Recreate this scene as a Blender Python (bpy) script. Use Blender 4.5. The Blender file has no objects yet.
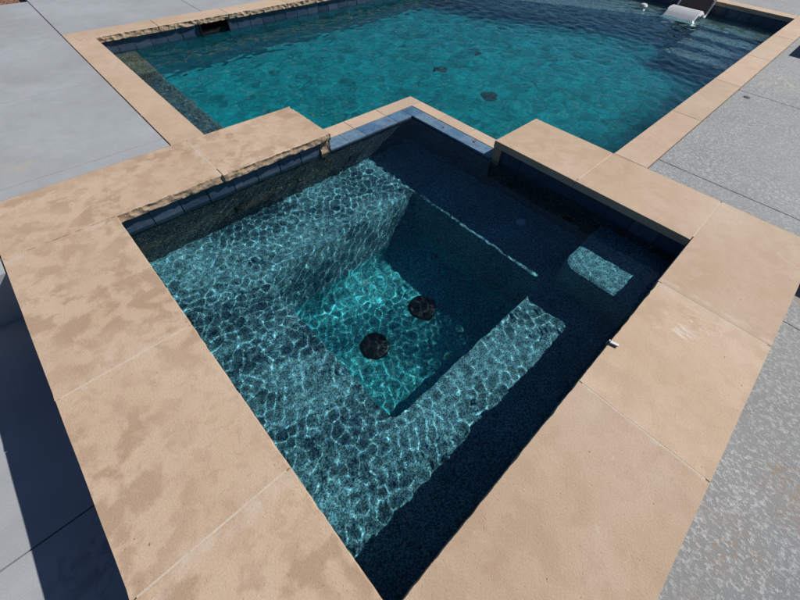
import bpy, math, random
import numpy as np
from mathutils import noise, Vector, Matrix
random.seed(7)
S = bpy.context.scene
COL = S.collection
PI = math.pi

# ------------------------------------------------------------------ materials
def newmat(name):
    m = bpy.data.materials.new(name); m.use_nodes = True
    nt = m.node_tree
    return m, nt, nt.nodes['Principled BSDF']

class G:
    """tiny node graph helper"""
    def __init__(s, nt):
        s.nt = nt
        s.co = nt.nodes.new('ShaderNodeNewGeometry').outputs['Position']
    def n(s, t, **kw):
        x = s.nt.nodes.new(t)
        for k, v in kw.items(): setattr(x, k, v)
        return x
    def l(s, a, b): s.nt.links.new(a, b)
    def noise(s, scale, detail=3, rough=.55, dist=0., vec=None, off=None, sc=None):
        v = vec or s.co
        if off or sc:
            mp = s.n('ShaderNodeMapping'); s.l(v, mp.inputs[0])
            if off: mp.inputs['Location'].default_value = off
            if sc: mp.inputs['Scale'].default_value = sc
            v = mp.outputs[0]
        x = s.n('ShaderNodeTexNoise'); s.l(v, x.inputs['Vector'])
        x.inputs['Scale'].default_value = scale; x.inputs['Detail'].default_value = detail
        x.inputs['Roughness'].default_value = rough; x.inputs['Distortion'].default_value = dist
        return x.outputs['Fac']
    def ramp(s, fac, stops, interp='LINEAR'):
        r = s.n('ShaderNodeValToRGB'); s.l(fac, r.inputs[0]); cr = r.color_ramp; cr.interpolation = interp
        while len(cr.elements) > 1: cr.elements.remove(cr.elements[-1])
        for i, (p, c) in enumerate(stops):
            e = cr.elements[0] if i == 0 else cr.elements.new(p)
            e.position = p
            if not hasattr(c, '__len__'): c = (c, c, c)
            e.color = (*c, 1)
        return r.outputs[0]
    def mix(s, fac, a, b, mode='MIX'):
        x = s.n('ShaderNodeMix', data_type='RGBA', blend_type=mode)
        if isinstance(fac, (int, float)): x.inputs[0].default_value = fac
        else: s.l(fac, x.inputs[0])
        for sock, v in ((x.inputs[6], a), (x.inputs[7], b)):
            if hasattr(v, '__len__'): sock.default_value = (*v, 1)
            else: s.l(v, sock)
        return x.outputs[2]
    def math(s, op, a, b=0.):
        x = s.n('ShaderNodeMath', operation=op)
        for sock, v in ((x.inputs[0], a), (x.inputs[1], b)):
            if isinstance(v, (int, float)): sock.default_value = v
            else: s.l(v, sock)
        return x.outputs[0]
    def bump(s, h, bsdf, strength=.3, dist=.005):
        b = s.n('ShaderNodeBump'); b.inputs['Strength'].default_value = strength; b.inputs['Distance'].default_value = dist
        s.l(h, b.inputs['Height']); s.l(b.outputs[0], bsdf.inputs['Normal'])

def stone_mat(name, stain=.5, tint=(1, 1, 1), off=0., lime=.5, joints=(), spots=()):
    m, nt, B = newmat(name); g = G(nt)
    T = lambda c: tuple(a * b for a, b in zip(c, tint))
    oi = g.n('ShaderNodeObjectInfo')
    c = g.ramp(g.noise(1.3, 4, .6, .3, off=(off, off, 0)), [(.3, T((.56, .405, .285))), (.5, T((.615, .462, .338))), (.72, T((.67, .53, .415)))])
    # per slab shift
    v = g.math('MULTIPLY_ADD', oi.outputs['Random'], .14); nt.nodes[-1].inputs[2].default_value = .93
    vv = g.n('ShaderNodeVectorMath', operation='SCALE'); g.l(c, vv.inputs[0]); g.l(v, vv.inputs['Scale'])
    c = vv.outputs[0]
    # irregular damp / dirt blotches
    big = g.ramp(g.noise(1.9, 3, .5, .3, off=(off + 3, 1, 0)), [(.36, 0.), (.56, 1.)])
    bl = g.ramp(g.noise(8.5, 6, .6, .2, off=(off + 7, 2, 0)), [(.45, 0.), (.56, 1.)])
    bl2 = g.ramp(g.noise(19, 4, .6, .5, off=(off + 5, 9, 0)), [(.5, 0.), (.6, 1.)])
    f = g.math('MULTIPLY', g.math('MULTIPLY', bl, big), .75 * stain)
    c = g.mix(f, c, T((.37, .24, .155)))
    f2 = g.math('MULTIPLY', g.math('MULTIPLY', bl2, g.math('SUBTRACT', 1., big)), .35 * stain)
    c = g.mix(f2, c, T((.39, .255, .165)))
    # pale lime haze
    li = g.ramp(g.noise(2.6, 6, .7, .8, off=(off + 1, 4, 3)), [(.60, 0.), (.74, 1.)])
    c = g.mix(g.math('MULTIPLY', li, .55 * lime), c, (.72, .60, .50))
    li2 = g.ramp(g.noise(5, 7, .75, 1.6, off=(off + 11, 4, 3)), [(.66, 0.), (.71, 1.)])
    c = g.mix(g.math('MULTIPLY', li2, .6 * lime), c, (.78, .70, .62))
    # mineral bloom that has leached out along the joints
    if joints:
        sx = g.n('ShaderNodeSeparateXYZ'); g.l(g.co, sx.inputs[0])
        wob = g.math('MULTIPLY', g.math('SUBTRACT', g.noise(6, 4, .7, off=(2, 8, 1)), .5), .09)
        brk = g.ramp(g.noise(9, 5, .7, .5, off=(6, 1, 1)), [(.42, 0.), (.6, 1.)])
        for ax, pos, wd in joints:
            d = g.math('ABSOLUTE', g.math('ADD', g.math('SUBTRACT', sx.outputs[ax], pos), wob))
            k = g.ramp(d, [(0., 1.), (wd, 0.)])
            c = g.mix(g.math('MULTIPLY', g.math('MULTIPLY', k, brk), .8), c, (.66, .56, .47))
    for (x_, y_, r_) in spots:      # white scuffs left by dried splashes
        vm = g.n('ShaderNodeVectorMath', operation='DISTANCE'); g.l(g.co, vm.inputs[0]); vm.inputs[1].default_value = (x_, y_, 0)
        k_ = g.math('MULTIPLY', g.ramp(g.math('DIVIDE', vm.outputs['Value'], r_), [(.3, 1.), (1., 0.)]), g.ramp(g.noise(13, 4, .6, 1., off=(x_ * 3, 1, 1), sc=(1.6, .7, 1)), [(.54, 0.), (.62, 1.)]))
        c = g.mix(g.math('MULTIPLY', k_, .75), c, (.78, .70, .63))
    # fine grain and pits
    gr = g.noise(140, 3, .6)
    c = g.mix(.22, c, g.ramp(gr, [(.3, (.35, .35, .35)), (.7, (1, 1, 1))]), 'MULTIPLY')
    po = g.ramp(g.noise(75, 2, .5, off=(1, 3, off)), [(.66, 0.), (.72, 1.)])
    c = g.mix(g.math('MULTIPLY', po, .12), c, (.30, .20, .14))
    sp = g.ramp(g.noise(38, 2, .5, off=(4, off, 1)), [(.735, 0.), (.76, 1.)])
    c = g.mix(g.math('MULTIPLY', sp, .7), c, (.2, .11, .07))
    g.l(c, B.inputs['Base Color']); B.inputs['Roughness'].default_value = .82
    B.inputs['Specular IOR Level'].default_value = .25
    h = g.math('ADD', g.math('MULTIPLY', gr, .3), g.math('ADD', g.math('MULTIPLY', g.noise(9, 8, .75), .8), g.math('MULTIPLY', g.math('ADD', sp, po), -.25)))
    g.bump(h, B, .45, .006)
    return m

def rock_mat(name, base, dark):
    m, nt, B = newmat(name); g = G(nt)
    c = g.ramp(g.noise(22, 5, .7, .4), [(.3, dark), (.55, base)])
    g.l(c, B.inputs['Base Color']); B.inputs['Roughness'].default_value = .9
    g.bump(g.noise(60, 4, .6), B, .5, .004)
    return m

def pebble_mat(name, base, deep, lights=.5, grit=1., scale=170, mottle=.5, msc=3.2):
    m, nt, B = newmat(name); g = G(nt)
    vo = g.n('ShaderNodeTexVoronoi'); g.l(g.co, vo.inputs['Vector']); vo.inputs['Scale'].default_value = scale
    sep = g.n('ShaderNodeSeparateColor'); g.l(vo.outputs['Color'], sep.inputs[0])
    k = lambda c, f: tuple(min(1, x * f) for x in c)
    c = g.ramp(sep.outputs[0], [(0, k(deep, .6)), (.16, deep), (.45, base), (.82, k(base, 1.35)), (.90, (.30, .24, .15)), (.935, (.60, .64, .60)), (.965, (.05, .25, .55)), (.985, k(deep, .4))], 'CONSTANT')
    if lights < .5:
        c = g.mix(.6, c, base)
    vo2 = g.n('ShaderNodeTexVoronoi'); g.l(g.co, vo2.inputs['Vector']); vo2.inputs['Scale'].default_value = scale * .42
    sep2 = g.n('ShaderNodeSeparateColor'); g.l(vo2.outputs['Color'], sep2.inputs[0])
    c = g.mix(.55, c, g.ramp(sep2.outputs[1], [(0, .6), (1, 1.)]), 'MULTIPLY')
    c = g.mix(mottle, c, g.ramp(g.noise(msc, 5, .65, .8 if msc > 3.2 else 0), [(.36, .38), (.62, 1.)]), 'MULTIPLY')
    g.l(c, B.inputs['Base Color']); B.inputs['Roughness'].default_value = .6
    B.inputs['Specular IOR Level'].default_value = .15
    g.bump(g.math('SUBTRACT', 1., vo.outputs['Distance']), B, .5 * grit, .004)
    return m

def tile_mat(name, cols, joint=(.10, .11, .12)):
    m, nt, B = newmat(name); g = G(nt)
    at = g.n('ShaderNodeAttribute'); at.attribute_name = 'rnd'
    c = g.ramp(at.outputs['Fac'], [(0, cols[0]), (.35, cols[1]), (.7, cols[2]), (1, cols[3])])
    f = g.noise(9, 5, .65, 1.2, sc=(1, 1, 3))
    c = g.mix(.8, c, g.ramp(f, [(.3, (.4, .45, .5)), (.5, (.9, .9, .95)), (.7, (1.25, 1.2, 1.1))]), 'MULTIPLY')
    sc = g.ramp(g.noise(26, 6, .75), [(.62, 0.), (.72, 1.)])
    c = g.mix(g.math('MULTIPLY', sc, .35), c, (.42, .45, .46))
    g.l(c, B.inputs['Base Color']); B.inputs['Roughness'].default_value = .5 if 'bright' in name else .3
    g.bump(g.noise(30, 5, .7), B, .5, .004)
    return m

def concrete_mat(name, base, splat=False, speck=.4, stains=()):
    m, nt, B = newmat(name); g = G(nt)
    k = lambda f: tuple(x * f for x in base)
    c = g.ramp(g.noise(.8, 4, .6, .3), [(.3, k(.80)), (.7, k(1.08))])
    c = g.mix(.5, c, g.ramp(g.noise(7, 6, .65), [(.3, .78), (.7, 1.)]), 'MULTIPLY')
    gr = g.noise(160, 3, .6)
    c = g.mix(.35, c, g.ramp(gr, [(.3, .55), (.7, 1.)]), 'MULTIPLY')
    h = g.math('MULTIPLY', gr, .2)
    if splat:
        a = g.noise(46, 5, .66, .5, sc=(1.15, .85, 1))
        s1 = g.ramp(a, [(.485, 0.), (.535, 1.)])
        a2 = g.noise(95, 3, .6, .4)
        s2 = g.ramp(a2, [(.46, 0.), (.56, 1.)])
        msk = g.math('MULTIPLY', s1, g.math('MULTIPLY_ADD', s2, .6)); msk = g.math('MULTIPLY', msk, g.ramp(g.noise(2.6, 4, .6, off=(8, 1, 0)), [(.3, .35), (.65, 1.)])); nt.nodes[-1].inputs[2].default_value = .4
        # MULTIPLY_ADD third input
        for nd in nt.nodes:
            if nd.type == 'MATH' and nd.operation == 'MULTIPLY_ADD': nd.inputs[2].default_value = .4
        c = g.mix(msk, g.mix(1., c, (.80, .81, .82), 'MULTIPLY'), k(1.2))
        h = g.math('ADD', h, g.math('MULTIPLY', msk, 1.))
    # local stains: (x, y, radius, colour)
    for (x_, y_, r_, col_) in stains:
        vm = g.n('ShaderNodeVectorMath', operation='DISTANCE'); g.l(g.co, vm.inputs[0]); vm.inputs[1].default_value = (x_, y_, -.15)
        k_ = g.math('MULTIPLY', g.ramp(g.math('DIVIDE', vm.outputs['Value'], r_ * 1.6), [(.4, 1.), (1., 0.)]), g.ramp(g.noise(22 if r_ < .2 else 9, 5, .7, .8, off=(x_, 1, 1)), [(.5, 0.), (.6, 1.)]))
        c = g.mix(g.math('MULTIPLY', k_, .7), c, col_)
    # dirt, rust
    d = g.ramp(g.noise(1.9, 6, .7, .9, off=(3, 5, 0)), [(.63, 0.), (.75, 1.)])
    c = g.mix(g.math('MULTIPLY', d, speck), c, (.42, .33, .25))
    sp = g.ramp(g.noise(18, 2, .5, off=(3, 2, 1)), [(.765, 0.), (.785, 1.)])
    c = g.mix(g.math('MULTIPLY', sp, .7), c, (.14, .09, .07))
    g.l(c, B.inputs['Base Color']); B.inputs['Roughness'].default_value = .88
    B.inputs['Specular IOR Level'].default_value = .3
    g.bump(h, B, .55 if splat else .35, .0035 if splat else .003)
    return m

def plain_mat(name, col, rough=.5, bump=None, var=.15, metallic=0.):
    m, nt, B = newmat(name); g = G(nt)
    c = g.mix(var, tuple(col), g.ramp(g.noise(14, 4, .6), [(.3, .3), (.7, 1.)]), 'MULTIPLY')
    g.l(c, B.inputs['Base Color']); B.inputs['Roughness'].default_value = rough; B.inputs['Metallic'].default_value = metallic
    if bump: g.bump(g.noise(bump, 4, .6), B, .4, .004)
    return m

def water_mat(name, tint):
    m = bpy.data.materials.new(name); m.use_nodes = True; nt = m.node_tree; nt.nodes.clear()
    o = nt.nodes.new('ShaderNodeOutputMaterial'); gl = nt.nodes.new('ShaderNodeBsdfGlass')
    gl.inputs['IOR'].default_value = 1.33; gl.inputs['Roughness'].default_value = 0.; gl.inputs['Color'].default_value = (*tint, 1)
    nt.links.new(gl.outputs[0], o.inputs[0]); return m

M = {}
M['stone_left'] = stone_mat('sandstone stained', .72, lime=.6, joints=((1, .56, .05), (1, 1.475, .02), (1, 2.53, .03), (0, .70, .06)))
M['stone_right'] = stone_mat('sandstone clean', .3, off=31, lime=1., joints=((0, 1.185, .012), (0, 2.08, .04), (0, 2.15, .02)), spots=((2.0, -.26, .13), (1.84, -.21, .13)))
M['stone_pool'] = stone_mat('sandstone pool edge', .2, tint=(.98, .99, 1.), off=57, lime=.35)
M['rock'] = rock_mat('rock faced sandstone', (.46, .335, .235), (.28, .195, .13))
M['pebble_bench'] = pebble_mat('pebble finish bench', (.37, .70, .78), (.13, .29, .34), scale=175)
M['pebble_wall'] = pebble_mat('pebble finish wall', (.17, .18, .18), (.07, .08, .085), scale=150)
M['pebble_floor'] = pebble_mat('pebble finish spa floor', (.14, .80, .82), (.06, .42, .46), grit=.6, scale=150)  # teal of light through deep water, put into the finish colour
M['pebble_pool'] = pebble_mat('pebble finish pool floor', (.02, .54, .56), (.01, .28, .33), lights=.2, grit=.6, scale=34, mottle=.95, msc=4.5)  # deep-water teal and mottled ripple light painted into the floor colour
M['pebble_pool_wall'] = pebble_mat('pebble finish pool wall', (.035, .25, .30), (.02, .15, .19), lights=.2, scale=90)  # water-depth teal put into the wall colour as well
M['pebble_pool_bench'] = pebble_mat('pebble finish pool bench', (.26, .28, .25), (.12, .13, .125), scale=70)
M['pebble_ledge'] = pebble_mat('pebble finish ledge', (.48, .48, .46), (.28, .29, .28), scale=70)
M['brown'] = pebble_mat('pebble finish brown', (.46, .31, .20), (.28, .18, .11), scale=90)
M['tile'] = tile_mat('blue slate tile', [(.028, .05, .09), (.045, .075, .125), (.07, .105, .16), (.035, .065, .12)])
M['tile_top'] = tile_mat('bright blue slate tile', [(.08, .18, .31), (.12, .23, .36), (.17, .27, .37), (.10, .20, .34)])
M['grout'] = plain_mat('pale grout', (.64, .54, .44), .9, 90)
M['grout_dark'] = plain_mat('dark grout', (.10, .11, .12), .9, 90)
M['grout_blue'] = plain_mat('blue grey grout', (.16, .19, .24), .9, 90)
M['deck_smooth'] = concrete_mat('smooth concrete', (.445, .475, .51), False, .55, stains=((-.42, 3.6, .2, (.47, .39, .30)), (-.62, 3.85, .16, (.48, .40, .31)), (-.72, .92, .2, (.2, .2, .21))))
M['deck_rough'] = concrete_mat('textured concrete', (.42, .43, .44), True, .5, stains=((1.69, -.95, .15, (.34, .20, .11)), (1.60, -1.05, .15, (.34, .20, .11)), (1.21, -.86, .15, (.36, .24, .15)), (6.29, .31, .22, (.62, .56, .42)), (3.1, -.72, .2, (.36, .26, .18))))
M['joint'] = plain_mat('joint filler', (.03, .03, .032), .9)
M['black'] = plain_mat('black plastic', (.012, .013, .015), .45)
M['grey_teal'] = plain_mat('teal grey plastic', (.035, .075, .085), .6, 60)  # even teal grey tone for the pool drain covers
M['dark'] = plain_mat('dark opening', (.006, .006, .007), .9)
M['white_plastic'] = plain_mat('white plastic', (.72, .74, .76), .35, None, .06)
M['mesh_fabric'] = plain_mat('taupe sling fabric', (.16, .11, .10), .8, 200)
M['steel'] = plain_mat('brushed steel', (.45, .46, .48), .3, None, .1, .9)
M['leaf'] = plain_mat('dead leaf', (.26, .10, .05), .7, 40)
M['planter'] = plain_mat('grey planter', (.25, .25, .26), .8, 60)
M['soil'] = plain_mat('soil', (.06, .04, .03), .95, 30)
M['outer_wall'] = plain_mat('outer stucco wall', (.38, .33, .28), .9, 60)
M['water_spa'] = water_mat('spa water surface', (.72, .94, 1.0))
M['water_pool'] = water_mat('pool water surface', (.68, .94, 1.0))
gm, nt, B = newmat('red desert gravel'); g = G(nt)
vo = g.n('ShaderNodeTexVoronoi'); g.l(g.co, vo.inputs['Vector']); vo.inputs['Scale'].default_value = 35
sep = g.n('ShaderNodeSeparateColor'); g.l(vo.outputs['Color'], sep.inputs[0])
g.l(g.ramp(sep.outputs[0], [(0, (.14, .06, .035)), (.5, (.27, .13, .08)), (1, (.36, .22, .15))]), B.inputs['Base Color'])
B.inputs['Roughness'].default_value = .95; g.bump(g.math('SUBTRACT', 1., vo.outputs['Distance']), B, 1., .02)
M['gravel'] = gm

# ------------------------------------------------------------------ mesh helpers
def link(name, v, f, mats, parent=None, smooth=False, kind=None, receiver=False, midx=None, rnd=None):
    me = bpy.data.meshes.new(name); me.from_pydata([tuple(p) for p in v], [], [tuple(q) for q in f])
    for m in (mats if isinstance(mats, (list, tuple)) else [mats]): me.materials.append(M[m] if isinstance(m, str) else m)
    if midx: me.polygons.foreach_set('material_index', midx)
    if smooth: me.polygons.foreach_set('use_smooth', [True] * len(me.polygons))
    if rnd is not None:
        a = me.attributes.new('rnd', 'FLOAT', 'FACE'); a.data.foreach_set('value', rnd)
    me.validate(); me.update()
    o = bpy.data.objects.new(name, me); COL.objects.link(o)
    if parent: 
        o.parent = parent
        o.matrix_parent_inverse = Matrix.Translation(-Vector(world_loc(parent)))
    if kind: o['kind'] = kind
    if receiver: o.cycles.is_caustics_receiver = True
    return o
def world_loc(o):
    p = Vector(o.location)
    if o.parent and o.type == 'EMPTY': p += Vector(world_loc(o.parent))
    if o.type != 'EMPTY': return (0, 0, 0)
    return p
def thing(name, label, cat, loc, group=None):
    o = bpy.data.objects.new(name, None); COL.objects.link(o); o.location = loc; o.empty_display_size = .1
    o['label'] = label; o['category'] = cat
    if group: o['group'] = group
    return o
def tag(o, label, cat, group=None):
    o['label'] = label; o['category'] = cat
    if group: o['group'] = group
    return o

class MB:
    def __init__(s): s.v = []; s.f = []; s.m = []; s.r = []
    def add(s, v, f, mi=0, r=0.):
        b = len(s.v); s.v += [tuple(p) for p in v]; s.f += [tuple(i + b for i in q) for q in f]
        s.m += [mi] * len(f); s.r += [r] * len(f)
    def box(s, x0, x1, y0, y1, z0, z1, mi=0, r=0., bev=0.):
        if bev <= 0:
            v = [(x0, y0, z0), (x1, y0, z0), (x1, y1, z0), (x0, y1, z0), (x0, y0, z1), (x1, y0, z1), (x1, y1, z1), (x0, y1, z1)]
            s.add(v, [(3, 2, 1, 0), (4, 5, 6, 7), (0, 1, 5, 4), (1, 2, 6, 5), (2, 3, 7, 6), (3, 0, 4, 7)], mi, r)
        else:
            b = bev
            def ring(i, z): return [(x0 + i, y0 + b, z), (x0 + b, y0 + i, z), (x1 - b, y0 + i, z), (x1 - i, y0 + b, z), (x1 - i, y1 - b, z), (x1 - b, y1 - i, z), (x0 + b, y1 - i, z), (x0 + i, y1 - b, z)]
            s.rings([ring(b, z0), ring(0, z0 + b), ring(0, z1 - b), ring(b, z1)], mi, r)
    def rings(s, rs, mi=0, r=0., cap0=True, cap1=True):
        n = len(rs[0]); v = [p for q in rs for p in q]; f = []
        for k in range(len(rs) - 1):
            for i in range(n):
                j = (i + 1) % n
                f.append((k * n + i, k * n + j, (k + 1) * n + j, (k + 1) * n + i))
        if cap0: f.append(tuple(reversed(range(n))))
        if cap1: f.append(tuple(range((len(rs) - 1) * n, len(rs) * n)))
        s.add(v, f, mi, r)
    def prism(s, poly, z0, z1, mi=0):
        s.rings([[(x, y, z0) for x, y in poly], [(x, y, z1) for x, y in poly]], mi)
    def link(s, name, mats, parent=None, **kw):
        return link(name, s.v, s.f, mats, parent, midx=s.m, rnd=s.r, **kw)

def rrect(x0, x1, y0, y1, rads, seg=6):
    """ccw rounded rectangle; rads = radius at (x0y0, x1y0, x1y1, x0y1)"""
    out = []
    for (cx, cy, sx, sy, r, a0) in ((x0, y0, 1, 1, rads[0], PI), (x1, y0, -1, 1, rads[1], 1.5 * PI), (x1, y1, -1, -1, rads[2], 0), (x0, y1, 1, -1, rads[3], .5 * PI)):
        for k in range(seg + 1):
            a = a0 + k / seg * PI / 2
            out.append((cx + sx * r + r * math.cos(a), cy + sy * r + r * math.sin(a)))
    return out

def slab(name, x0, x1, y0, y1, z0, z1, mats, parent, rough='', amp=.012, gap=.0017, receiver=False, seed=0.):
    """a stone slab with rock faced sides where rough names them, softly worn edges elsewhere"""
    x0 += gap; x1 -= gap; y0 += gap; y1 -= gap
    pts = []
    def edge(ax, ay, bx, by, nx, ny, key):
        L = math.hypot(bx - ax, by - ay); rg = key in rough
        n = max(2, int(L / (.009 if rg else .04)))
        for i in range(n):
            t = i / n
            corner = i == 0
            pts.append([ax + (bx - ax) * t, ay + (by - ay) * t, nx, ny, rg, corner])
    edge(x0, y0, x1, y0, 0, -1, 's'); edge(x1, y0, x1, y1, 1, 0, 'e'); edge(x1, y1, x0, y1, 0, 1, 'n'); edge(x0, y1, x0, y0, -1, 0, 'w')
    n = len(pts)
    H = z1 - z0
    levels = [z0, z0 + H * .12, z0 + H * .3, z0 + H * .5, z0 + H * .7, z0 + H * .86, z1 - .003, z1]
    rs = []
    for z in levels:
        ring = []
        t = (z - z0) / H
        for i, (x, y, nx, ny, rg, cn) in enumerate(pts):
            if rg:
                q = Vector((x * 11 + seed, y * 11, z * 22)); q2 = Vector((x * 30, y * 30 + seed, z * 40))
                d = (abs(noise.noise(q)) * 1.5 + .45 * abs(noise.noise(q2)) + .12 * noise.noise(q * 3.1)) * amp
                top = max(0., noise.noise(Vector((x * 19, y * 19, 5 + seed))) + .1) * amp * .6
                d = d + top * (t ** 3) + (.25 * amp if z == z1 else 0)
                if t > .8: d += .2 * amp * noise.noise(Vector((x * 80, y * 80, 1)))
                d = max(d, 0)
            else:
                d = .0008 + .0008 * noise.noise(Vector((x * 6, y * 6, z))) + (.0016 if z == z1 else 0)
            ring.append((x - nx * d, y - ny * d, z))
        rs.append(ring)
    mb = MB(); v = [p for q in rs for p in q]; f = []; mi = []
    for k in range(len(rs) - 1):
        for i in range(n):
            j = (i + 1) % n; f.append((k * n + i, k * n + j, (k + 1) * n + j, (k + 1) * n + i))
            mi.append(1 if pts[i][4] and k < len(rs) - 2 else 0)
    f.append(tuple(reversed(range(n)))); mi.append(0)
    f.append(tuple(range((len(rs) - 1) * n, len(rs) * n))); mi.append(0)
    return link(name, v, f, mats, parent, midx=mi, receiver=receiver)

def tile_band(name, axis, a0, a1, face, sgn, z0, z1, parent, pitch=.1915, th=.012, mat='tile', skip=None):
    """tiles set side by side on a wall; axis = direction they run, face = the wall plane, sgn = side they face"""
    mb = MB(); n = max(1, round((a1 - a0) / pitch)); w = (a1 - a0) / n
    rr = random.Random(int(face * 100) + int(a0 * 10))
    back0, back1 = sorted((face, face + sgn * .005))
    for i in range(n):
        p, q = a0 + i * w, a0 + (i + 1) * w
        if skip and q > skip[0] and p < skip[1]:
            if p < skip[0] - .03: q = skip[0] + .003
            elif q > skip[1] + .03: p = skip[1] - .003
            else: continue
        g_ = .0035; t = th + rr.uniform(-.0025, .0025); d = rr.uniform(-.003, .003)
        lo, hi = sorted((face + sgn * .001, face + sgn * t))
        for (za, zb) in ((z0, z1),):
            if axis == 'x': mb.box(p + g_, q - g_, lo, hi, za + d, zb, 0, rr.random(), .0025)
            else: mb.box(lo, hi, p + g_, q - g_, za + d, zb, 0, rr.random(), .0025)
    segs = [(a0, a1)] if not skip else [(a0, skip[0]), (skip[1], a1)]
    for (p, q) in segs:
        if axis == 'x': mb.box(p, q, back0, back1, z0 - .002, z1 - .001, 1, 0)
        else: mb.box(back0, back1, p, q, z0 - .002, z1 - .001, 1, 0)
    return mb.link(name, [mat, 'grout_dark'], parent, receiver=True)

# ------------------------------------------------------------------ dimensions (metres; X runs to the far right, Y to the far left)
SX, SY = 2.655, 2.571            # spa opening, inner edges of the coping
WX, WY = 2.680, 2.607            # spa wall faces on the far sides
CO = -.59                        # outer edge of the coping, near sides
T = .055                         # coping thickness
WZ = -.165                       # spa water
PZ = -.178                       # pool water
BZ, FZ, STZ = -.66, -1.15, -.30  # spa seat, footwell floor, entry step
PX0, PX1, PY0, PY1 = .848, 9.65, .84, 5.93
DAM = -.150
PF = -1.62

# ------------------------------------------------------------------ spa
spa = thing('spa', 'square in-ground spa with dark pebble seats, sandstone coping and blue tile spillway', 'spa', (1.3, 1.3, FZ))
# walls (behind the tile, below the coping)
def boxpart(name, mat, parent, *b, receiver=True, label=None):
    mb = MB(); mb.box(*b); o = mb.link(name, mat, parent, receiver=receiver)
    if label: o['label'] = label
    return o
boxpart('wall', 'pebble_wall', spa, -.55, -.035, -.034, SY + .02, -1.9, -T - .001)          # near left
boxpart('wall', 'pebble_wall', spa, -.55, 3.24, -.55, -.035, -1.9, -T - .001)           # near right
boxpart('wall', 'pebble_wall', spa, -.55, 1.625, WY, 3.145, -1.9, -T - .001)            # far left
boxpart('wall', 'pebble_wall', spa, WX, 3.235, 0.0, 1.588, -1.9, -T - .001)             # far right
mb = MB(); mb.prism([(1.626, WY), (WX - .03, WY), (WX - .03, 1.589), (2.90, 1.589), (2.90, 2.88), (1.626, 2.88)], -1.9, DAM - .022)
spill = thing('spillway', '', '', (2.5, 2.5, DAM)); del spill['label']; del spill['category']
spill.parent = spa; spill.location = (2.5 - 1.3, 2.5 - 1.3, DAM - FZ)
mb.link('wall', 'pebble_wall', spill, receiver=True)
# spillway top: blue tiles on the inside, sandstone cap stones on the pool side
mb = MB(); rr = random.Random(3)
def toptiles(p, q, fix0, fix1, axis):
    n = round((q - p) / .19); w = (q - p) / n
    for i in range(n):
        a, b = p + i * w + .0014, p + (i + 1) * w - .0014; dz = rr.uniform(-.002, .001)
        if axis == 'x': mb.box(a, b, fix0, fix1, DAM - .02, DAM + dz, 0, rr.random(), .0008)
        else: mb.box(fix0, fix1, a, b, DAM - .02, DAM + dz, 0, rr.random(), .0008)
DX0, DX1, DX2 = 2.632, 2.775, 2.92
DY0, DY1, DY2 = 2.578, 2.735, 2.90
toptiles(1.645, DX0 - .002, DY0, DY1 - .003, 'x')
toptiles(1.600, DY1 - .003, DX0, DX1 - .003, 'y')
mb.box(1.645, DX1, DY0 + .008, DY1, DAM - .021, DAM - .0035, 1); mb.box(DX0 + .008, DX1, 1.60, DY1, DAM - .021, DAM - .004, 1)
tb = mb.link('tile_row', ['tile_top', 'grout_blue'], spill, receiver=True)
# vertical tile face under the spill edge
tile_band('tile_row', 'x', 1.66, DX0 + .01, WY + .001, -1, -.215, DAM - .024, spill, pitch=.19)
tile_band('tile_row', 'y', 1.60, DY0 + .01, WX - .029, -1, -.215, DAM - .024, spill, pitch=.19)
cuts = [1.645, 2.02, 2.42, DX2]
for a, b in zip(cuts[:-1], cuts[1:]): slab('capstone', a, b, DY1, DY2, DAM - .04, DAM + .002, ['stone_pool', 'rock'], spill, gap=.0015, receiver=True)
cuts = [1.60, 2.0, 2.36, DY1]
for a, b in zip(cuts[:-1], cuts[1:]): slab('capstone', DX1, DX2, a, b, DAM - .04, DAM + .002, ['stone_pool', 'rock'], spill, gap=.0015, receiver=True)
# stone piers at the ends of the raised coping
slab('pier', 1.545, 1.640, SY + .004, 3.15, -.23, -T - .002, ['stone_left', 'rock'], spa, rough='sew', amp=.014, gap=0, receiver=True, seed=4)
slab('pier', SX - .008, 3.235, 1.520, 1.602, -.23, -T - .002, ['stone_right', 'rock'], spa, rough='nw', amp=.010, gap=0, receiver=True, seed=9)
# waterline tile
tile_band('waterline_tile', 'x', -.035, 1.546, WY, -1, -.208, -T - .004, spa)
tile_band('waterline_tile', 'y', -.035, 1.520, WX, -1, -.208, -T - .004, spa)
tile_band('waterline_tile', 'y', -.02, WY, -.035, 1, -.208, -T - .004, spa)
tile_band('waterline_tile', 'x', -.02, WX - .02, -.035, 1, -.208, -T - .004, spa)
# seat ring with rolled lip
fx0, fx1, fy0, fy1 = .545, 2.065, .565, 1.945
def off(o_, z, r=.05):
    return [(x, y, z) for x, y in rrect(fx0 + o_ * .25, fx1 - o_ * .6, fy0 + o_ * .25, fy1 - o_, (max(.01, r - o_ * .1),) * 4)]
mb = MB()
prof = [(-.02, BZ)] + [(-.02 + .02 * math.sin(a), BZ - .02 + .02 * math.cos(a)) for a in (PI / 8, PI / 4, 3 * PI / 8, PI / 2)] + [(.05, -.80), (.11, -.98), (.15, -1.06)]
rs = [off(o_, z) for o_, z in prof]
inner = rs[0]; n = len(inner)
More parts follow.
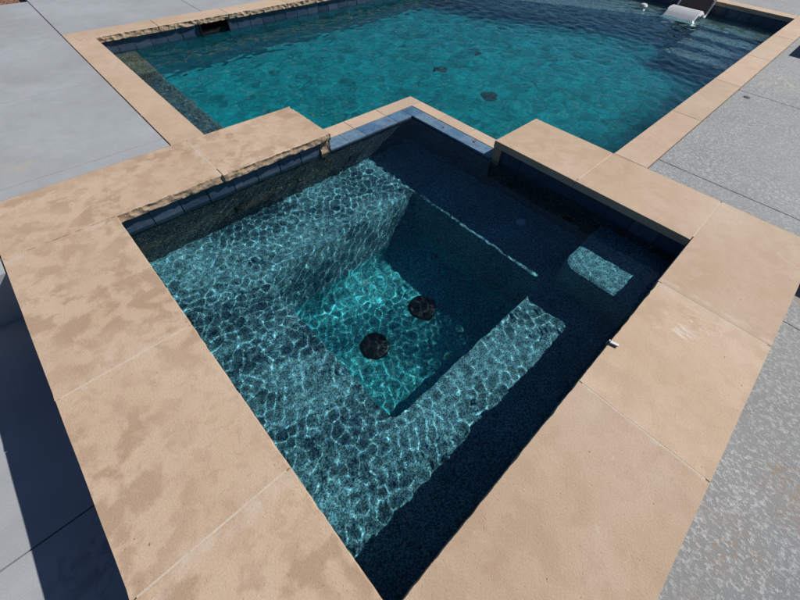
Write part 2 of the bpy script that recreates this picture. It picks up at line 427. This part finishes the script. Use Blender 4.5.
# seat surface: connect inner loop radially to outer rectangle
ox0, ox1, oy0, oy1 = -.045, WX + .02, -.045, WY + .02
cx, cy = (fx0 + fx1) / 2, (fy0 + fy1) / 2
def toouter(p):
    x, y, z = p; dx, dy = x - cx, y - cy
    t = min(((ox1 - cx) / dx if dx > 0 else (ox0 - cx) / dx) if abs(dx) > 1e-6 else 1e9, ((oy1 - cy) / dy if dy > 0 else (oy0 - cy) / dy) if abs(dy) > 1e-6 else 1e9)
    return (cx + dx * t, cy + dy * t, z)
outer = [toouter(p) for p in inner]
# snap nearest outer point to the rectangle corners so that the ring fills them
for c_ in ((ox0, oy0), (ox1, oy0), (ox1, oy1), (ox0, oy1)):
    k = min(range(n), key=lambda i: (outer[i][0] - c_[0]) ** 2 + (outer[i][1] - c_[1]) ** 2)
    outer[k] = (c_[0], c_[1], BZ)
mb.rings([outer] + rs, cap0=False, cap1=False)
mb.link('bench', 'pebble_bench', spa, receiver=True)
mb = MB()
prof = [(.15, -1.06), (.165, -1.10), (.19, -1.13), (.22, FZ + .004), (.26, FZ)]
mb.rings([off(o_, z) for o_, z in prof], cap0=False)
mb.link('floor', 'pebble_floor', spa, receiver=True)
# entry step in the right hand corner
mb = MB()
def st(o_, z): return [(x, y, z) for x, y in rrect(2.085 + o_, WX + .03, -.03, .525 - o_, (.01, .01, .01, .11), 8)]
mb.rings([st(0, BZ - .03), st(0, STZ - .03), st(.008, STZ - .01), st(.03, STZ)], cap0=False)
mb.link('step', 'pebble_bench', spa, receiver=True)['label'] = 'raised pebble entry step in the corner of the spa'
# coping
def cope(x0, x1, y0, y1, mat, parent, rough='', amp=.012, seed=0.):
    return slab('coping_slab', x0, x1, y0, y1, -T, 0, [mat, 'rock'], parent, rough=rough, amp=amp, seed=seed)
ys = [CO, .585, 1.475, 2.570]
for i in range(3): cope(CO, 0, ys[i], ys[i + 1], 'stone_left', spa, 'e', .0045, i)
cope(CO, .70, 2.556, 3.17, 'stone_left', spa, 's', .011, 5)
cope(.70, 1.64, 2.550, 3.17, 'stone_left', spa, 'se', .011, 8)
xs = [0, 1.185, 2.11, 3.262]
for i in range(3): cope(xs[i], xs[i + 1], CO, 0 if i < 2 else .004, 'stone_right', spa, 'n' if i < 2 else '', .0035, 11 + i)
cope(2.640, 3.262, .004, .845, 'stone_right', spa, '', .004, 21)
cope(2.640, 3.262, .845, 1.603, 'stone_right', spa, '', .004, 22)
def grout(*b): boxpart('grout', 'grout', spa, *b, receiver=False)
for y in ys[1:]: grout(CO + .02, -.02, y - .02, y + .02, -T, -.0007)
for x in xs[1:3]: grout(x - .02, x + .02, CO + .02, -.02, -T, -.0007)
grout(.68, .72, 2.66, 3.15, -T, -.0007); grout(2.69, 3.24, -.016, .024, -T, -.0007); grout(2.69, 3.24, .825, .865, -T, -.0007)
boxpart('outer_wall', 'outer_wall', spa, CO + .025, -.552, CO + .025, 2.58, -.45, -T - .001, receiver=False)
boxpart('outer_wall', 'outer_wall', spa, -.551, 3.24, CO + .025, -.552, -.45, -T - .001, receiver=False)

# drain covers: domed disc with radial slots
def drain_cover(x, y, z, r, parent, mat='black'):
    mb = MB()
    def circ(rad, zz, n=40): return [(x + rad * math.cos(2 * PI * i / n), y + rad * math.sin(2 * PI * i / n), zz) for i in range(n)]
    mb.rings([circ(r, z - .004), circ(r, z + .006), circ(r * .94, z + .014), circ(r * .86, z + .017)], cap1=True)
    for k in range(20):
        a = 2 * PI * k / 20; c_, s_ = math.cos(a), math.sin(a); w = .007
        ps = []
        for (rad, h) in ((r * .30, .024), (r * .60, .023), (r * .84, .018)):
            ps.append([(x + rad * c_ - w * s_, y + rad * s_ + w * c_, z + h), (x + rad * c_ + w * s_, y + rad * s_ - w * c_, z + h),
                       (x + rad * c_ + w * s_, y + rad * s_ - w * c_, z + .012), (x + rad * c_ - w * s_, y + rad * s_ + w * c_, z + .012)])
        mb.rings(ps)
    o = mb.link('drain_cover', mat, parent, receiver=True)
    mb = MB(); mb.rings([circ(r * .36, z + .01, 24), circ(r * .36, z + .024, 24), circ(r * .30, z + .028, 24), circ(r * .12, z + .029, 24)])
    mb.link('cap', mat, o, receiver=True)
    return o
drain_cover(.906, 1.155, FZ, .114, spa); drain_cover(1.42, 1.157, FZ, .114, spa)
def jet(x, y, z, nx, ny, parent, r=.030, mat='black'):
    mb = MB()
    def circ(rad, d, n=20):
        out = []
        for i in range(n):
            a = 2 * PI * i / n; u, w = rad * math.cos(a), rad * math.sin(a)
            out.append((x + nx * d - ny * u, y + ny * d + nx * u, z + w))
        return out
    mb.rings([circ(r, -.01), circ(r, .012), circ(r * .85, .018), circ(r * .7, .018), circ(r * .6, .004)])
    o = mb.link('jet', mat, parent, receiver=True)
    mb = MB(); mb.rings([circ(r * .5, .0), circ(r * .5, .010), circ(r * .34, .017), circ(r * .2, .014)])
    mb.link('nozzle', 'black', o, receiver=True)
for x in (.72, 1.30, 1.876): jet(x, WY, -.475, 0, -1, spa)
for y in (.78, 1.35, 1.95): jet(WX - .002 if y < 1.6 else WX - .03, y, -.475, -1, 0, spa)
for y in (.7, 1.4, 2.0): jet(-.035, y, -.475, 1, 0, spa)
# pale fitting on the far right seat
mb = MB()
def lz(rad, zz, n=20): return [(2.47 + rad * .9 * math.cos(2 * PI * i / n + .3), 1.05 + rad * math.sin(2 * PI * i / n), zz) for i in range(n)]
mb.rings([lz(.042, BZ - .004), lz(.042, BZ + .03), lz(.034, BZ + .045), lz(.022, BZ + .05), lz(.016, BZ + .04)])
o = mb.link('suction_fitting', plain_mat('grey blue plastic', (.72, .84, .95), .5), spa, receiver=True); o['label'] = 'pale blue grey fitting on the shaded seat'

# ------------------------------------------------------------------ swimming pool
pool = thing('swimming_pool', 'large teal swimming pool with sandstone coping and blue waterline tile behind the spa', 'pool', (5.5, 3.4, PF))
OW, OF = .018, .05   # wall face behind the coping edge
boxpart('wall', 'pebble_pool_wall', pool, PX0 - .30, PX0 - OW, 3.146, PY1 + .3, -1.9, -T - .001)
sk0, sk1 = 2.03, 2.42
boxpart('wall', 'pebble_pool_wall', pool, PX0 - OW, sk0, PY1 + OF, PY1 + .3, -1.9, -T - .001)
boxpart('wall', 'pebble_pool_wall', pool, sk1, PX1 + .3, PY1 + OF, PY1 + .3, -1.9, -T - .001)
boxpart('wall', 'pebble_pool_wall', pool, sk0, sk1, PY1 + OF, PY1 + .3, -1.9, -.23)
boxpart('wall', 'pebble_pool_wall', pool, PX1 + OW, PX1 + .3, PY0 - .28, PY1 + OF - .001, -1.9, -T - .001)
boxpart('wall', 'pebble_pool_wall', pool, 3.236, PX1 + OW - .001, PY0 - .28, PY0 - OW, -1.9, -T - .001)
mb = MB(); mb.box(PX0 - .1, PX1 + .1, PY0 - .1, PY1 + .1, PF - .2, PF)
# floor only as a sheet round the spa
poly = [(PX0 - .1, 3.10), (1.60, 3.10), (1.60, 2.85), (2.85, 2.85), (2.85, 1.5), (3.2, 1.5), (3.2, PY0 - .1), (PX1 + .1, PY0 - .1), (PX1 + .1, PY1 + .1), (PX0 - .1, PY1 + .1)]
FLX = ((PX0 - .1, -1.22), (1.60, -1.22), (2.85, -1.22), (3.2, -1.22), (4.6, -1.22), (6.2, -1.22), (7.2, -1.24), (PX1 + .1, -1.26))
def floor_z(x):
    for (a, za), (b, zb) in zip(FLX[:-1], FLX[1:]):
        if x <= b: return za + (zb - za) * (x - a) / (b - a)
    return FLX[-1][1]
low = {0: 3.10, 1: 2.85, 2: 1.5, 3: PY0 - .1, 4: PY0 - .1, 5: PY0 - .1, 6: PY0 - .1}
fm = MB()
for i in range(7):
    (a, za), (b, zb) = FLX[i], FLX[i + 1]
    fm.add([(a, low[i], za), (b, low[i], zb), (b, PY1 + .1, zb), (a, PY1 + .1, za)], [(0, 1, 2, 3)])
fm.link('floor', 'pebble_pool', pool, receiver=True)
# waterline tile
tile_band('waterline_tile', 'x', PX0 - OW, PX1, PY1 + OF, -1, -.225, -T - .004, pool, skip=(sk0, sk1))
tile_band('waterline_tile', 'y', PY0, PY1, PX1 + OW, -1, -.225, -T - .004, pool)
tile_band('waterline_tile', 'x', 3.27, PX1, PY0 - OW, 1, -.225, -T - .004, pool)
tile_band('waterline_tile', 'y', 3.15, PY1, PX0 - OW, 1, -.225, -T - .004, pool)
tile_band('waterline_tile', 'x', PX0, 1.64, 3.146, 1, -.225, -T - .004, pool)
tile_band('waterline_tile', 'y', PY0, 1.60, 3.236, 1, -.225, -T - .004, pool)
# bench along the left wall, brown corner block, shallow ledge and steps on the far right
mb = MB(); mb.rings([[(x, y, z) for x, y in rrect(PX0 - .03, 1.215 - o_, 3.12, PY1 + .03, (.01, .01, .01, .01), 2)] for o_, z in ((0, PF - .05), (0, -.53), (.01, -.51), (.03, -.50))], cap0=False)
mb.m = [1 if all(abs(mb.v[i][2] + .5) < .04 for i in q) else 0 for q in mb.f]
mb.link('bench', ['pebble_pool', 'pebble_pool_bench'], pool, receiver=True)  # sides take the painted deep-water teal, shallow top stays grey
mb = MB(); mb.rings([[(x, y, z) for x, y in rrect(PX0 - .03, 1.17 - o_, 5.22 + o_, PY1 + .03, (.02, .02, .02, .02), 3)] for o_, z in ((0, -.55), (0, -.245), (.012, -.23))], cap0=False)
mb.link('corner_step', 'brown', pool, receiver=True)['label'] = 'shallow brown step in the far left corner of the pool'
mb = MB()
led = [(6.9, 5.97), (7.36, 4.67), (8.03, 3.71), (8.70, 2.62), (8.81, 2.07), (8.81, 1.88), (9.70, 1.88), (9.70, 5.97)]
mb.rings([[(x, y, PF - .05) for x, y in led], [(x, y, -.295) for x, y in led], [(x + (.02 if x < 9 else 0), y, -.28) for x, y in led]], cap0=False)
mb.link('tanning_ledge', 'pebble_ledge', pool, receiver=True)
for i, (xe, z) in enumerate(((8.83, -.30), (8.35, -.44), (7.92, -.58), (7.50, -.74))):
    mb = MB(); x_end = 9.70 if i == 0 else (8.83, 8.35, 7.92, 7.50)[i - 1] - .001
    mb.box(xe, x_end, PY0 - .03, 1.879, PF - .05, z - .012, 0); mb.box(xe - .012, x_end, PY0 - .03, 1.879, z - .011, z, 1, 0, .003)
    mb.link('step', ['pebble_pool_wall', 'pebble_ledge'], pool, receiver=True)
for x, y in ((5.47, 3.95), (4.59, 3.95), (4.55, 2.97)): drain_cover(x, y, floor_z(x) + .006, .10, pool, 'grey_teal')
# skimmer mouth
mb = MB(); z0, z1 = -.23, -T - .004
mb.box(sk0, sk1, PY1 + .22, PY1 + .24, z0, z1); mb.box(sk0 - .001, sk0 + .008, PY1 + .002, PY1 + .24, z0, z1); mb.box(sk1 - .008, sk1 + .001, PY1 + .002, PY1 + .24, z0, z1)
mb.box(sk0 + .01, sk1 - .01, PY1 + .06, PY1 + .07, z0, -.13)
mb.link('skimmer', 'dark', pool, receiver=True)
# coping
yy = [3.17, 3.78, 4.50, 5.22, PY1]
for i in range(4): cope(.58, PX0, yy[i], yy[i + 1], 'stone_pool', pool, 'e' if False else '', .006, 30 + i)
xx = [.58, 1.55, 2.46, 3.37, 4.28, 5.19, 6.10, 7.0, 7.9, 8.8, 9.93]
for i in range(10): cope(xx[i], xx[i + 1], PY1, 6.233, 'stone_pool', pool, 's', .016, 40 + i)
xx = [3.262, 4.5, 5.75, 7.0, 8.3, 9.93]
for i in range(5): cope(xx[i], xx[i + 1], .558, PY0, 'stone_pool', pool, '', .006, 60 + i)
yy = [PY0, 1.85, 2.87, 3.89, 4.91, PY1]
for i in range(5): cope(PX1, 9.93, yy[i], yy[i + 1], 'stone_pool', pool, '', .006, 70 + i)

# ------------------------------------------------------------------ water
def waves(X, Y, seed, lmin, lmax, n, slope):
    r = np.random.RandomState(seed); H = np.zeros_like(X)
    for i in range(n):
        lam = math.exp(r.uniform(math.log(lmin), math.log(lmax))); k = 2 * PI / lam; a = r.uniform(0, 2 * PI)
        H += slope / k * math.sqrt(2. / n) * np.sin(k * (X * math.cos(a) + Y * math.sin(a)) + r.uniform(0, 2 * PI)) 
    return H
def water(name, x0, x1, y0, y1, res, z, wf, mat, mask=None, caustic=True):
    nx, ny = int((x1 - x0) / res) + 1, int((y1 - y0) / res) + 1
    xs_, ys_ = np.linspace(x0, x1, nx), np.linspace(y0, y1, ny)
    X, Y = np.meshgrid(xs_, ys_); H = wf(X, Y) + z
    V = np.stack([X, Y, H], -1).reshape(-1, 3)
    i, j = np.meshgrid(np.arange(nx - 1), np.arange(ny - 1)); a = (j * nx + i).ravel()
    F = np.stack([a, a + 1, a + nx + 1, a + nx], 1)
    if mask is not None:
        c = V[F].mean(1); F = F[mask(c[:, 0], c[:, 1])]
        u, inv = np.unique(F, return_inverse=True); V = V[u]; F = inv.reshape(F.shape)
    me = bpy.data.meshes.new(name)
    me.vertices.add(len(V)); me.vertices.foreach_set('co', V.ravel())
    me.loops.add(F.size); me.loops.foreach_set('vertex_index', F.ravel().astype(np.int32))
    me.polygons.add(len(F)); me.polygons.foreach_set('loop_start', np.arange(0, F.size, 4, dtype=np.int32))
    me.polygons.foreach_set('use_smooth', np.ones(len(F), dtype=bool))
    me.materials.append(M[mat]); me.update(calc_edges=True); me.validate()
    o = bpy.data.objects.new(name, me); COL.objects.link(o); o['kind'] = 'structure'
    o.cycles.is_caustics_caster = caustic
    return o
water('spa_water', -.043, WX + .006, -.043, WY + .004, .0085, WZ,
      lambda X, Y: (waves(X, Y, 3, .045, .11, 60, .0165) * (1 + .45 * np.clip(waves(X, Y, 77, .5, 1.2, 8, 1.) / .12, -1, 1)) + waves(X, Y, 31, .12, .22, 20, .006)) * (1 + .65 * (1 - np.exp(-(((X - 1.75) / .62) ** 4 + ((Y - 1.0) / .75) ** 4)))) + waves(X, Y, 9, .25, .7, 10, .010), 'water_spa')
def pmask(x, y):
    e = .012
    inside = (x > PX0 - OW - e) & (x < PX1 + OW + e) & (y > PY0 - OW - e) & (y < PY1 + OF + e)
    b1 = (x < 1.63 - e) & (y < 3.15 - e); b2 = (x < 2.90 - e) & (y < 2.89 - e); b3 = (x < 3.24 - e) & (y < 1.59 - e)
    return inside & ~b1 & ~b2 & ~b3
water('pool_water', PX0 - .04, PX1 + .04, PY0 - .04, PY1 + .07, .0165, PZ,
      lambda X, Y: waves(X, Y, 21, .07, .32, 80, .075) + waves(X, Y, 5, .5, 1.6, 12, .010), 'water_pool', pmask, caustic=False)

# ------------------------------------------------------------------ decks
def deck(name, panels, mat, top, fills, receiver=False):
    mb = MB()
    for p in panels: mb.prism(p, top - .33, top, 0)
    for (x0, x1, y0, y1) in fills: mb.box(x0, x1, y0, y1, top - .35, top - .022, 1)
    o = mb.link(name, [mat, 'joint'], None, kind='structure'); return o
R_ = lambda x0, x1, y0, y1: [(x0, y0), (x1, y0), (x1, y1), (x0, y1)]
D = -.004
deck('pool_deck', [
    [(-8, 2.45), (CO - .006, 2.45), (CO - .006, 3.176), (.574, 3.176), (.574, 3.3085), (-8, 3.3085)],
    R_(-8, .574, 3.3115, 4.7085), R_(-8, .574, 4.7115, 6.23), R_(-8, .574, 6.232, 7.84),
    R_(.586, 2.215, 6.239, 8.4), R_(2.223, 4.9, 6.239, 8.4), R_(4.908, 7.6, 6.239, 8.4), R_(7.608, 9.93, 6.239, 8.4)],
    'deck_smooth', D, [(-7.98, CO - .03, 2.47, 7.82), (CO - .03, .60, 3.19, 7.82), (.60, 9.93, 6.25, 8.38)])
deck('pool_deck', [
    R_(3.268, 3.472, -.585, .552), R_(3.482, 5.645, -8, .552), R_(5.655, 7.90, -8, .552), R_(7.91, 9.93, -8, .552),
    R_(9.937, 14, -8, 2.0), R_(9.937, 14, 2.01, 5.2), R_(9.937, 14, 5.21, 8.4)],
    'deck_rough', D, [(3.275, 3.49, -.57, .54), (3.49, 9.95, -7.98, .54), (9.95, 13.98, -7.98, 8.38)])
deck('lower_deck', [
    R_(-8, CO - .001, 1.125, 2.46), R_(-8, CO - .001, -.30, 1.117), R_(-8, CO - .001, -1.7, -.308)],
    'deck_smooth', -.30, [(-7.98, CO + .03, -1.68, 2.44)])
deck('lower_deck', [
    R_(CO + .001, 2.803, -8, CO + .02), R_(2.811, 3.49, -8, CO + .02), R_(-8, CO - .001, -8, -1.71)],
    'deck_rough', -.30, [(CO + .03, 3.49, -7.98, CO - .001)])
# ground: one sheet to the horizon with an opening where the decks lie
r_ = 400
gv = [(-r_, -r_, -.4), (r_, -r_, -.4), (r_, r_, -.06), (-r_, r_, -.06), (-7.9, -7.9, -.36), (13.9, -7.9, -.06), (13.9, 7.75, -.06), (-7.9, 7.75, -.06)]
link('ground', gv, [(0, 1, 5, 4), (1, 2, 6, 5), (2, 3, 7, 6), (3, 0, 4, 7)], 'gravel', kind='structure')

# ------------------------------------------------------------------ loose things
# in-pool chaise on the tanning ledge
ch = thing('lounge_chair', 'white curved in-pool lounge chair standing on the shallow ledge of the pool', 'lounge chair', (9.2, 2.2, -.28))
def ribbon(name, prof, y0, y1, th, mat, parent, nsub=5):
    mb = MB(); pts = []
    P = [Vector((a, 0, b)) for a, b in prof]
    for i in range(len(P) - 1):
        p0 = P[max(0, i - 1)]; p1 = P[i]; p2 = P[i + 1]; p3 = P[min(len(P) - 1, i + 2)]
        for k in range(nsub):
            t = k / nsub; pts.append(.5 * ((2 * p1) + (-p0 + p2) * t + (2 * p0 - 5 * p1 + 4 * p2 - p3) * t * t + (-p0 + 3 * p1 - 3 * p2 + p3) * t ** 3))
    pts.append(P[-1]); rs = []
    for i, p in enumerate(pts):
        d = (pts[min(i + 1, len(pts) - 1)] - pts[max(0, i - 1)]).normalized(); nn = Vector((-d.z, 0, d.x)) * th / 2; b = .012
        rs.append([(p.x + nn.x, y0 + b, p.z + nn.z), (p.x + nn.x * .4, y0, p.z + nn.z * .4), (p.x - nn.x * .4, y0, p.z - nn.z * .4), (p.x - nn.x, y0 + b, p.z - nn.z),
                   (p.x - nn.x, y1 - b, p.z - nn.z), (p.x - nn.x * .4, y1, p.z - nn.z * .4), (p.x + nn.x * .4, y1, p.z + nn.z * .4), (p.x + nn.x, y1 - b, p.z + nn.z)])
    mb.rings(rs); return mb.link(name, mat, parent, receiver=True, smooth=False)
cy0, cy1 = 2.04, 2.56
ribbon('leg_rest', [(8.72, -.262), (8.84, -.215), (8.98, -.145), (9.12, -.105), (9.22, -.12), (9.28, -.155)], cy0, cy1, .05, 'white_plastic', ch)
ribbon('seat', [(9.281, -.156), (9.34, -.185), (9.42, -.17), (9.46, -.13)], cy0, cy1, .045, 'mesh_fabric', ch)
ribbon('backrest', [(9.461, -.128), (9.50, -.06), (9.56, .04), (9.62, .14)], cy0 + .02, cy1 - .02, .035, 'mesh_fabric', ch)
for y in (cy0 - .008, cy1 + .008):
    ribbon('side_rail', [(9.02, -.14), (9.12, -.12), (9.22, -.135), (9.29, -.17), (9.35, -.20), (9.43, -.18), (9.475, -.12), (9.51, -.05), (9.57, .05), (9.63, .15)], y - .014, y + .014, .05, 'white_plastic', ch)
for x in (9.02, 9.36):
    mb = MB(); mb.box(x, x + .05, cy0 + .01, cy0 + .06, -.28, -.19, bev=.005); mb.link('leg', 'white_plastic', ch, receiver=True)
    mb = MB(); mb.box(x, x + .05, cy1 - .06, cy1 - .01, -.28, -.19, bev=.005); mb.link('leg', 'white_plastic', ch, receiver=True)
# small float beside the chaise
mb = MB()
def fl(rad, zz, n=20): return [(9.0 + rad * 1.2 * math.cos(2 * PI * i / n), 2.98 + rad * math.sin(2 * PI * i / n), zz) for i in range(n)]
mb.rings([fl(.03, PZ - .03), fl(.065, PZ - .01), fl(.07, PZ + .015), fl(.05, PZ + .04), fl(.02, PZ + .05)])
tag(mb.link('chlorine_float', 'white_plastic'), 'small round white float on the water left of the lounge chair', 'pool float')
# white clip hooked on the coping edge
clip = thing('plastic_clip', 'small white plastic clip lying over the right coping edge of the spa', 'clip', (1.50, -.02, 0))
mb = MB(); a = .25
def ob(cx_, cy_, L, W, z0, z1, ang, mb):
    c_, s_ = math.cos(ang), math.sin(ang)
    def q(u, w, z): return (cx_ + u * c_ - w * s_, cy_ + u * s_ + w * c_, z)
    b = .002
    mb.rings([[q(sx * (L / 2 - i), sy * (W / 2 - i), z) for sx, sy in ((-1, -1), (1, -1), (1, 1), (-1, 1))] for i, z in ((b, z0), (0, z0 + b), (0, z1 - b), (b, z1))])
ob(1.497, -.022, .016, .042, .005, .013, a, mb); mb.link('body', 'white_plastic', clip)
mb = MB(); ob(1.497, .003, .014, .008, -.025, .0125, a, mb); mb.link('hook', 'steel', clip)
mb = MB(); ob(1.497, -.024, .012, .03, .0005, .0048, a, mb); mb.link('foot', 'black', clip)
# fallen leaves on the spillway
def leaf(x, y, z, L, ang, label):
    mb = MB(); c_, s_ = math.cos(ang), math.sin(ang); top = []; bot = []
    pr = [(-.5, 0), (-.3, .16), (0, .24), (.3, .15), (.5, 0), (.3, -.17), (0, -.22), (-.3, -.15)]
    for u, w in pr:
        zz = z + .001 + abs(w) * .25 * L + .05 * L * (u * u); X_, Y_ = x + L * (u * c_ - w * s_), y + L * (u * s_ + w * c_)
        top.append((X_, Y_, zz + .0012)); bot.append((X_, Y_, zz))
    mb.rings([bot, top])
    tag(mb.link('leaf', 'leaf'), label, 'leaf', 'fallen leaves on the spillway')
leaf(2.735, 1.86, DAM + .001, .055, .6, 'curled brown leaf on the right arm of the blue spillway tiles, nearer the right block')
leaf(2.70, 2.22, DAM + .001, .03, 2.0, 'tiny brown leaf halfway along the right arm of the spillway')
# round deck drain cap
mb = MB()
def dc(rad, zz, n=24): return [(5.50 + rad * math.cos(2 * PI * i / n), .433 + rad * math.sin(2 * PI * i / n), zz) for i in range(n)]
mb.rings([dc(.034, D - .01), dc(.034, D + .003), dc(.028, D + .004), dc(.012, D + .004)])
tag(mb.link('deck_drain', 'black'), 'small black round drain cap in the grey deck beside the pool coping', 'drain')
# tapered planter whose shadow falls across the right deck
pl = thing('planter', 'square grey planter on the right deck beyond the pool coping', 'planter', (8.7, -.35, D))
mb = MB(); X0, X1, Y0, Y1 = 8.08, 9.28, -.98, .20
def pr_(i, z): return [(x, y, z) for x, y in rrect(X0 + i, X1 - i, Y0 + i, Y1 - i, (.012,) * 4, 2)]
mb.rings([pr_(.06, D), pr_(.0, .46), pr_(-.012, .465), pr_(-.012, .50), pr_(.04, .50), pr_(.045, .45)])
mb.link('body', 'planter', pl)
mb = MB(); mb.rings([pr_(.047, .42), pr_(.047, .455)]); mb.link('soil', 'soil', pl)

# ------------------------------------------------------------------ light, sky, camera
sv = Vector((1.2, -.504, 1.0)).normalized()       # towards the sun
el = math.asin(sv.z)
w = bpy.data.worlds.new('World'); S.world = w; w.use_nodes = True
nt = w.node_tree; sk = nt.nodes.new('ShaderNodeTexSky'); sk.sky_type = 'NISHITA'; sk.sun_disc = False
sk.ozone_density = 5.; sk.air_density = .75; sk.dust_density = .4; sk.sun_elevation = el; sk.sun_rotation = math.atan2(sv.x, sv.y)
bg = nt.nodes['Background']; nt.links.new(sk.outputs[0], bg.inputs[0]); bg.inputs[1].default_value = .05
L = bpy.data.lights.new('sun', 'SUN'); L.energy = 5.; L.angle = math.radians(.5); L.color = (1., .955, .88)
L.cycles.is_caustics_light = True
lo = bpy.data.objects.new('sun', L); COL.objects.link(lo); lo.rotation_euler = sv.to_track_quat('Z', 'Y').to_euler(); lo.location = (6, -3, 8)

cd = bpy.data.cameras.new('camera'); cam = bpy.data.objects.new('camera', cd); COL.objects.link(cam); S.camera = cam
rx = Vector((.72856513, -.68378289, .04042031)); ry = Vector((-.52659331, -.59686498, -.60535252)); rz = Vector((.43805517, .41975368, -.79493051))
mw = Matrix.Identity(4)
for i in range(3): mw[i][0] = rx[i]; mw[i][1] = -ry[i]; mw[i][2] = -rz[i]
mw[0][3], mw[1][3], mw[2][3] = .036594 * 1.5, .071488 * 1.5, 1.5
cam.matrix_world = mw
cd.sensor_width = 36; cd.lens = 350.097 / 800 * 36; cd.clip_start = .02; cd.clip_end = 1500
vs = S.view_settings; vs.view_transform = 'Standard'; vs.look = 'None'; vs.exposure = 0.; vs.gamma = 1.; vs.use_curve_mapping = False
S.cycles.max_bounces = 10; S.cycles.transmission_bounces = 8; S.cycles.sample_clamp_indirect = 4.
S.cycles.caustics_refractive = True; S.cycles.caustics_reflective = False; S.cycles.blur_glossy = 1.
